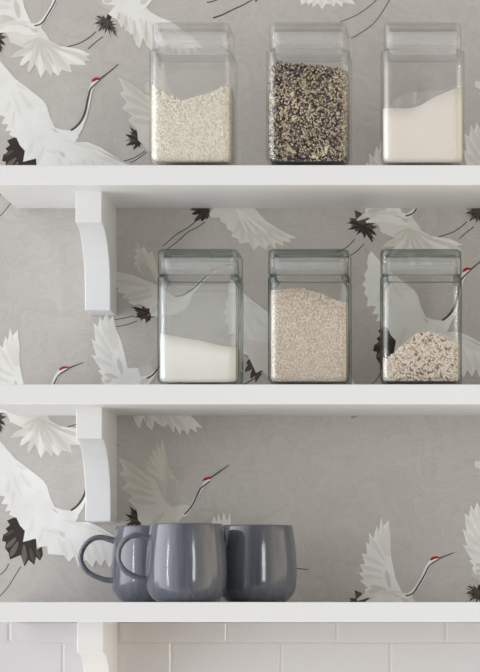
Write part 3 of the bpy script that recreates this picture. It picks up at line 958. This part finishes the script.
t1 = profile([(148, 85), (156, 88), (165, 95), (175, 98), (186, 101.5), (196, 97), (206, 95), (214, 93), (221, 88), (232, 87)], 190.2, 0, TB, TS, TZ, 0.004, 0.0006)
me = grain_pile(t1, 8500, 1800, [(1, (.0027, .0010, .0009), [(246, 241, 230), (241, 235, 222), (248, 245, 236), (234, 226, 210)])], None, (222, 213, 196), 0.05)
put_contents('white_rice', me, M_GRAIN, jar1, 'uncooked white rice filling half a jar on the top shelf', 'rice')

def tone2(x, y, z):
    return 0.86 + 0.3 * (0.5 + 0.5 * math.sin(x * 70 + z * 40)) * (0.5 + 0.5 * math.sin(z * 80 + 1.5 - x * 30))
t2 = profile([(266, 63), (285, 62.5), (300, 65.5), (315, 65), (332, 69.5), (349, 71)], 307.4, 0, TB, TS, TZ, 0.002, 0.0006)
me = grain_pile(t2, 13000, 2200, [(.50, (.0017, .0012, .0010), [(102, 94, 94), (90, 81, 83), (120, 113, 112), (136, 127, 123)]),
                                  (.30, (.0017, .0013, .0010), [(210, 190, 160), (194, 171, 140), (220, 203, 174)]),
                                  (.18, (.0019, .0013, .0010), [(222, 212, 192), (206, 192, 168), (164, 150, 134)]),
                                  (.012, (.0055, .0032, .0012), [(222, 208, 176), (206, 190, 158)])], None, (60, 52, 48), 0.12, 0, tone2)
put_contents('mixed_seeds', me, M_GRAIN, jar2, 'dark and tan mixed seeds filling a jar on the top shelf', 'seeds')

t3 = profile([(379, 108), (395, 108), (405, 108.6), (413, 108), (420, 106), (428, 101), (437, 96), (447, 92), (455, 88.5), (462, 87), (468, 87)], 422.2, 0, TB, TS, TZ, 0.0, 0.0)
me, _, _ = pile_mesh(t3); me.polygons.foreach_set('use_smooth', [True] * len(me.polygons))
put_contents('flour', me, powder_mat('cream_flour', (236, 228, 218), .04, 40), jar3, 'cream flour sloping up to the right in a jar on the top shelf', 'flour')

t4 = profile([(155, 332), (166, 334.5), (178, 337), (190, 339), (205, 341.5), (222, 346), (240, 348)], 197.4, 1, MB_, MS, MZ, 0.0, 0.0)
me, _, _ = pile_mesh(t4); me.polygons.foreach_set('use_smooth', [True] * len(me.polygons))
put_contents('white_sugar', me, powder_mat('fine_sugar', (246, 243, 236), .04, 60), jar4, 'smooth white sugar sloping down to the right in a jar', 'sugar')

t5 = profile([(266, 292), (280, 290), (296, 289), (308, 291), (320, 294), (332, 300), (340, 303), (351, 304)], 308.2, 1, MB_, MS, MZ, 0.002, 0.0004)
me = grain_pile(t5, 17000, 2600, [(1, (.0013, .0009, .0008), [(236, 223, 211), (240, 229, 217), (228, 213, 199), (242, 233, 222), (214, 196, 178)])], None, (206, 190, 174), 0.08)
put_contents('fine_grain', me, M_GRAIN, jar5, 'fine beige grain nearly filling the jar in the middle', 'grain')

t6 = profile([(379, 363), (386, 361), (394, 355), (402, 348), (408, 342), (414, 337), (420, 333.5), (428, 333), (436, 335.5), (446, 340), (456, 346), (463, 348)], 420.6, 1, MB_, MS, MZ, 0.004, 0.0005)
me = grain_pile(t6, 4200, 2400, [(1, (.0026, .0018, .0012), [(232, 217, 203), (238, 226, 213), (220, 203, 187), (242, 233, 221), (202, 182, 165)])], None, (140, 120, 106), 0.07)
put_contents('coarse_oats', me, M_GRAIN, jar6, 'coarse beige oats heaped low in the right jar of the middle shelf', 'oats')

# thin pale films over the inside of the glass, flour streaks in one jar
def film_mat(name, lo, hi, stretch):
    m = gasket_mat(name, 0.1)
    t = m.node_tree
    mx = [n for n in t.nodes if n.type == 'MIX_SHADER' and n.inputs['Fac'].default_value < 0.2][0]
    tcn = t.nodes.new('ShaderNodeTexCoord'); mp = t.nodes.new('ShaderNodeMapping'); mp.inputs['Scale'].default_value = stretch
    nz = t.nodes.new('ShaderNodeTexNoise'); nz.inputs['Scale'].default_value = 1.0; nz.inputs['Detail'].default_value = 4
    mr = t.nodes.new('ShaderNodeMapRange'); mr.inputs['From Min'].default_value = 0.35; mr.inputs['From Max'].default_value = 0.65
    mr.inputs['To Min'].default_value = lo; mr.inputs['To Max'].default_value = hi
    t.links.new(tcn.outputs['Object'], mp.inputs['Vector']); t.links.new(mp.outputs['Vector'], nz.inputs['Vector'])
    t.links.new(nz.outputs['Fac'], mr.inputs['Value']); t.links.new(mr.outputs['Result'], mx.inputs['Fac'])
    return m

def inner_film(jar, top, z1, mat, label):
    h = INH + 0.0002; r = 0.0108
    ring = rsq(h, r, 0, 8)
    fine = []
    for i in range(len(ring)):
        a = ring[i]; b = ring[(i + 1) % len(ring)]
        m = max(1, int(math.hypot(b[0] - a[0], b[1] - a[1]) / 0.004))
        fine += [(a[0] + (b[0] - a[0]) * k / m, a[1] + (b[1] - a[1]) * k / m) for k in range(m)]
    rings = [[(x, y, top(x, y) + 0.0006) for x, y in fine], [(x, y, z1(x, y)) for x, y in fine]]
    o = link('inner_film', bm_mesh(loft(rings, False, False), 'inner_film'), mat, jar)
    o['label'] = label
inner_film(jar4, t4, lambda x, y: JB - 0.014, film_mat('white_film', 0.21, 0.29, (12, 12, 12)), 'thin white film inside the glass')  # slightly blotchy white film from the heap up to the shoulder
inner_film(jar3, t3, lambda x, y: t3(x, y) + 0.004 + 0.016 * max(0, 1 - abs(x + 0.012) / 0.04), film_mat('flour_film', 0.02, 0.3, (160, 160, 14)), 'flour streaks clinging inside the glass')
inner_film(jar1, t1, lambda x, y: JB - 0.014, film_mat('faint_film', 0.06, 0.12, (12, 12, 12)), 'faint pale film inside the glass')  # same kind of film, much thinner

# ------------------------------------------------------------------ mugs
MUG_H = 0.1030
def mug_mesh():
    s = 1 / F_PX * (CAM_D + 0.06)
    prof = [(0.0, 0.0008), (27 * s, 0.0), (29.5 * s, 0.0006), (33.5 * s, 0.0045), (37.2 * s, 0.0105), (38.9 * s, 0.0158), (39.5 * s, 0.0190), (40.2 * s, 0.030), (40.5 * s, 0.040), (40.3 * s, 0.052), (39.6 * s, 0.066),
            (38.3 * s, 0.082), (37.0 * s, 0.095), (36.4 * s, 0.1010), (35.9 * s, 0.1026), (35.2 * s, MUG_H), (34.4 * s, 0.1026), (33.8 * s, 0.1008), (35.4 * s, 0.082), (37.2 * s, 0.055), (37.4 * s, 0.035),
            (35.5 * s, 0.016), (30 * s, 0.0075), (0.0, 0.0065)]
    bm = bmesh.new()
    n = 64
    rings = []
    for r, z in prof:
        if r == 0: rings.append([bm.verts.new((0, 0, z))])
        else: rings.append([bm.verts.new((r * math.cos(2 * math.pi * k / n), r * math.sin(2 * math.pi * k / n), z)) for k in range(n)])
    for a, b in zip(rings, rings[1:]):
        for k in range(n):
            j = (k + 1) % n
            if len(a) == 1: bm.faces.new((a[0], b[j], b[k]))
            elif len(b) == 1: bm.faces.new((a[k], a[j], b[0]))
            else: bm.faces.new((a[k], a[j], b[j], b[k]))
    return bm_mesh(bm, 'mug_body')

def handle_mesh():
    s = 1 / F_PX * (CAM_D + 0.06)
    zc = lambda py: (602 - py) * s
    # centre line in the plane y = 0, reaching out along -x; starts and ends just inside the mug wall
    cl = [(-36.0, 539.5), (-42, 537.5), (-51, 535.4), (-59, 536.6), (-66, 541.5), (-70.4, 548.5), (-72, 556), (-70.2, 563.5), (-64.5, 571), (-55.5, 576), (-48, 578.6), (-41, 579.5), (-38.5, 579.6)]
    pts = [Vector((x * s, 0, zc(y))) for x, y in cl]
    q = []
    for i in range(len(pts) - 1):
        p0, p1, p2, p3 = pts[max(i - 1, 0)], pts[i], pts[i + 1], pts[min(i + 2, len(pts) - 1)]
        for k in range(4):
            u = k / 4
            q.append(0.5 * ((2 * p1) + (p2 - p0) * u + (2 * p0 - 5 * p1 + 4 * p2 - p3) * u * u + (3 * p1 - p0 - 3 * p2 + p3) * u ** 3))
    q.append(pts[-1])
    bm = bmesh.new(); m = 14; rings = []
    for i, p in enumerate(q):
        d = (q[min(i + 1, len(q) - 1)] - q[max(i - 1, 0)]).normalized()
        nrm = Vector((-d.z, 0, d.x))
        u = i / (len(q) - 1)
        th = 0.0036 + 0.0012 * abs(2 * u - 1) ** 3
        wd = 0.0070 + 0.0022 * abs(2 * u - 1) ** 3
        rings.append([bm.verts.new(p + nrm * th * math.cos(2 * math.pi * k / m) + Vector((0, 1, 0)) * wd * math.sin(2 * math.pi * k / m)) for k in range(m)])
    for a, b in zip(rings, rings[1:]):
        for k in range(m):
            bm.faces.new((a[k], a[(k + 1) % m], b[(k + 1) % m], b[k]))
    bm.faces.new(rings[0][::-1]); bm.faces.new(rings[-1])
    return bm_mesh(bm, 'handle')
me_mug, me_handle = mug_mesh(), handle_mesh()
for me in (me_mug, me_handle):
    me.materials.append(M_MUG); me.polygons.foreach_set('use_smooth', [True] * len(me.polygons))
for px, y, rz, lab in ((186.4, 0.060, 0.16, 'glossy slate blue mug standing in front of the other two'),
                       (151.0, 0.178, 0.0, 'glossy slate blue mug behind, its handle furthest to the left'),
                       (257.0, 0.135, 0.05, 'grey slate mug without visible handle, right of the front mug')):
    c = P(px, 0, y)
    mug = empty('mug', (c.x, y, SHELF_TOP[2] + 0.0003), rz)
    tag(mug, lab, 'mug', 'slate blue mugs on the lowest shelf')
    for nm, me in (('mug_body', me_mug), ('handle', me_handle)):
        o = bpy.data.objects.new(nm, me); o.parent = mug; COL.objects.link(o)
        if nm == 'handle' and px > 180 and px < 200: o.scale.x = 0.945
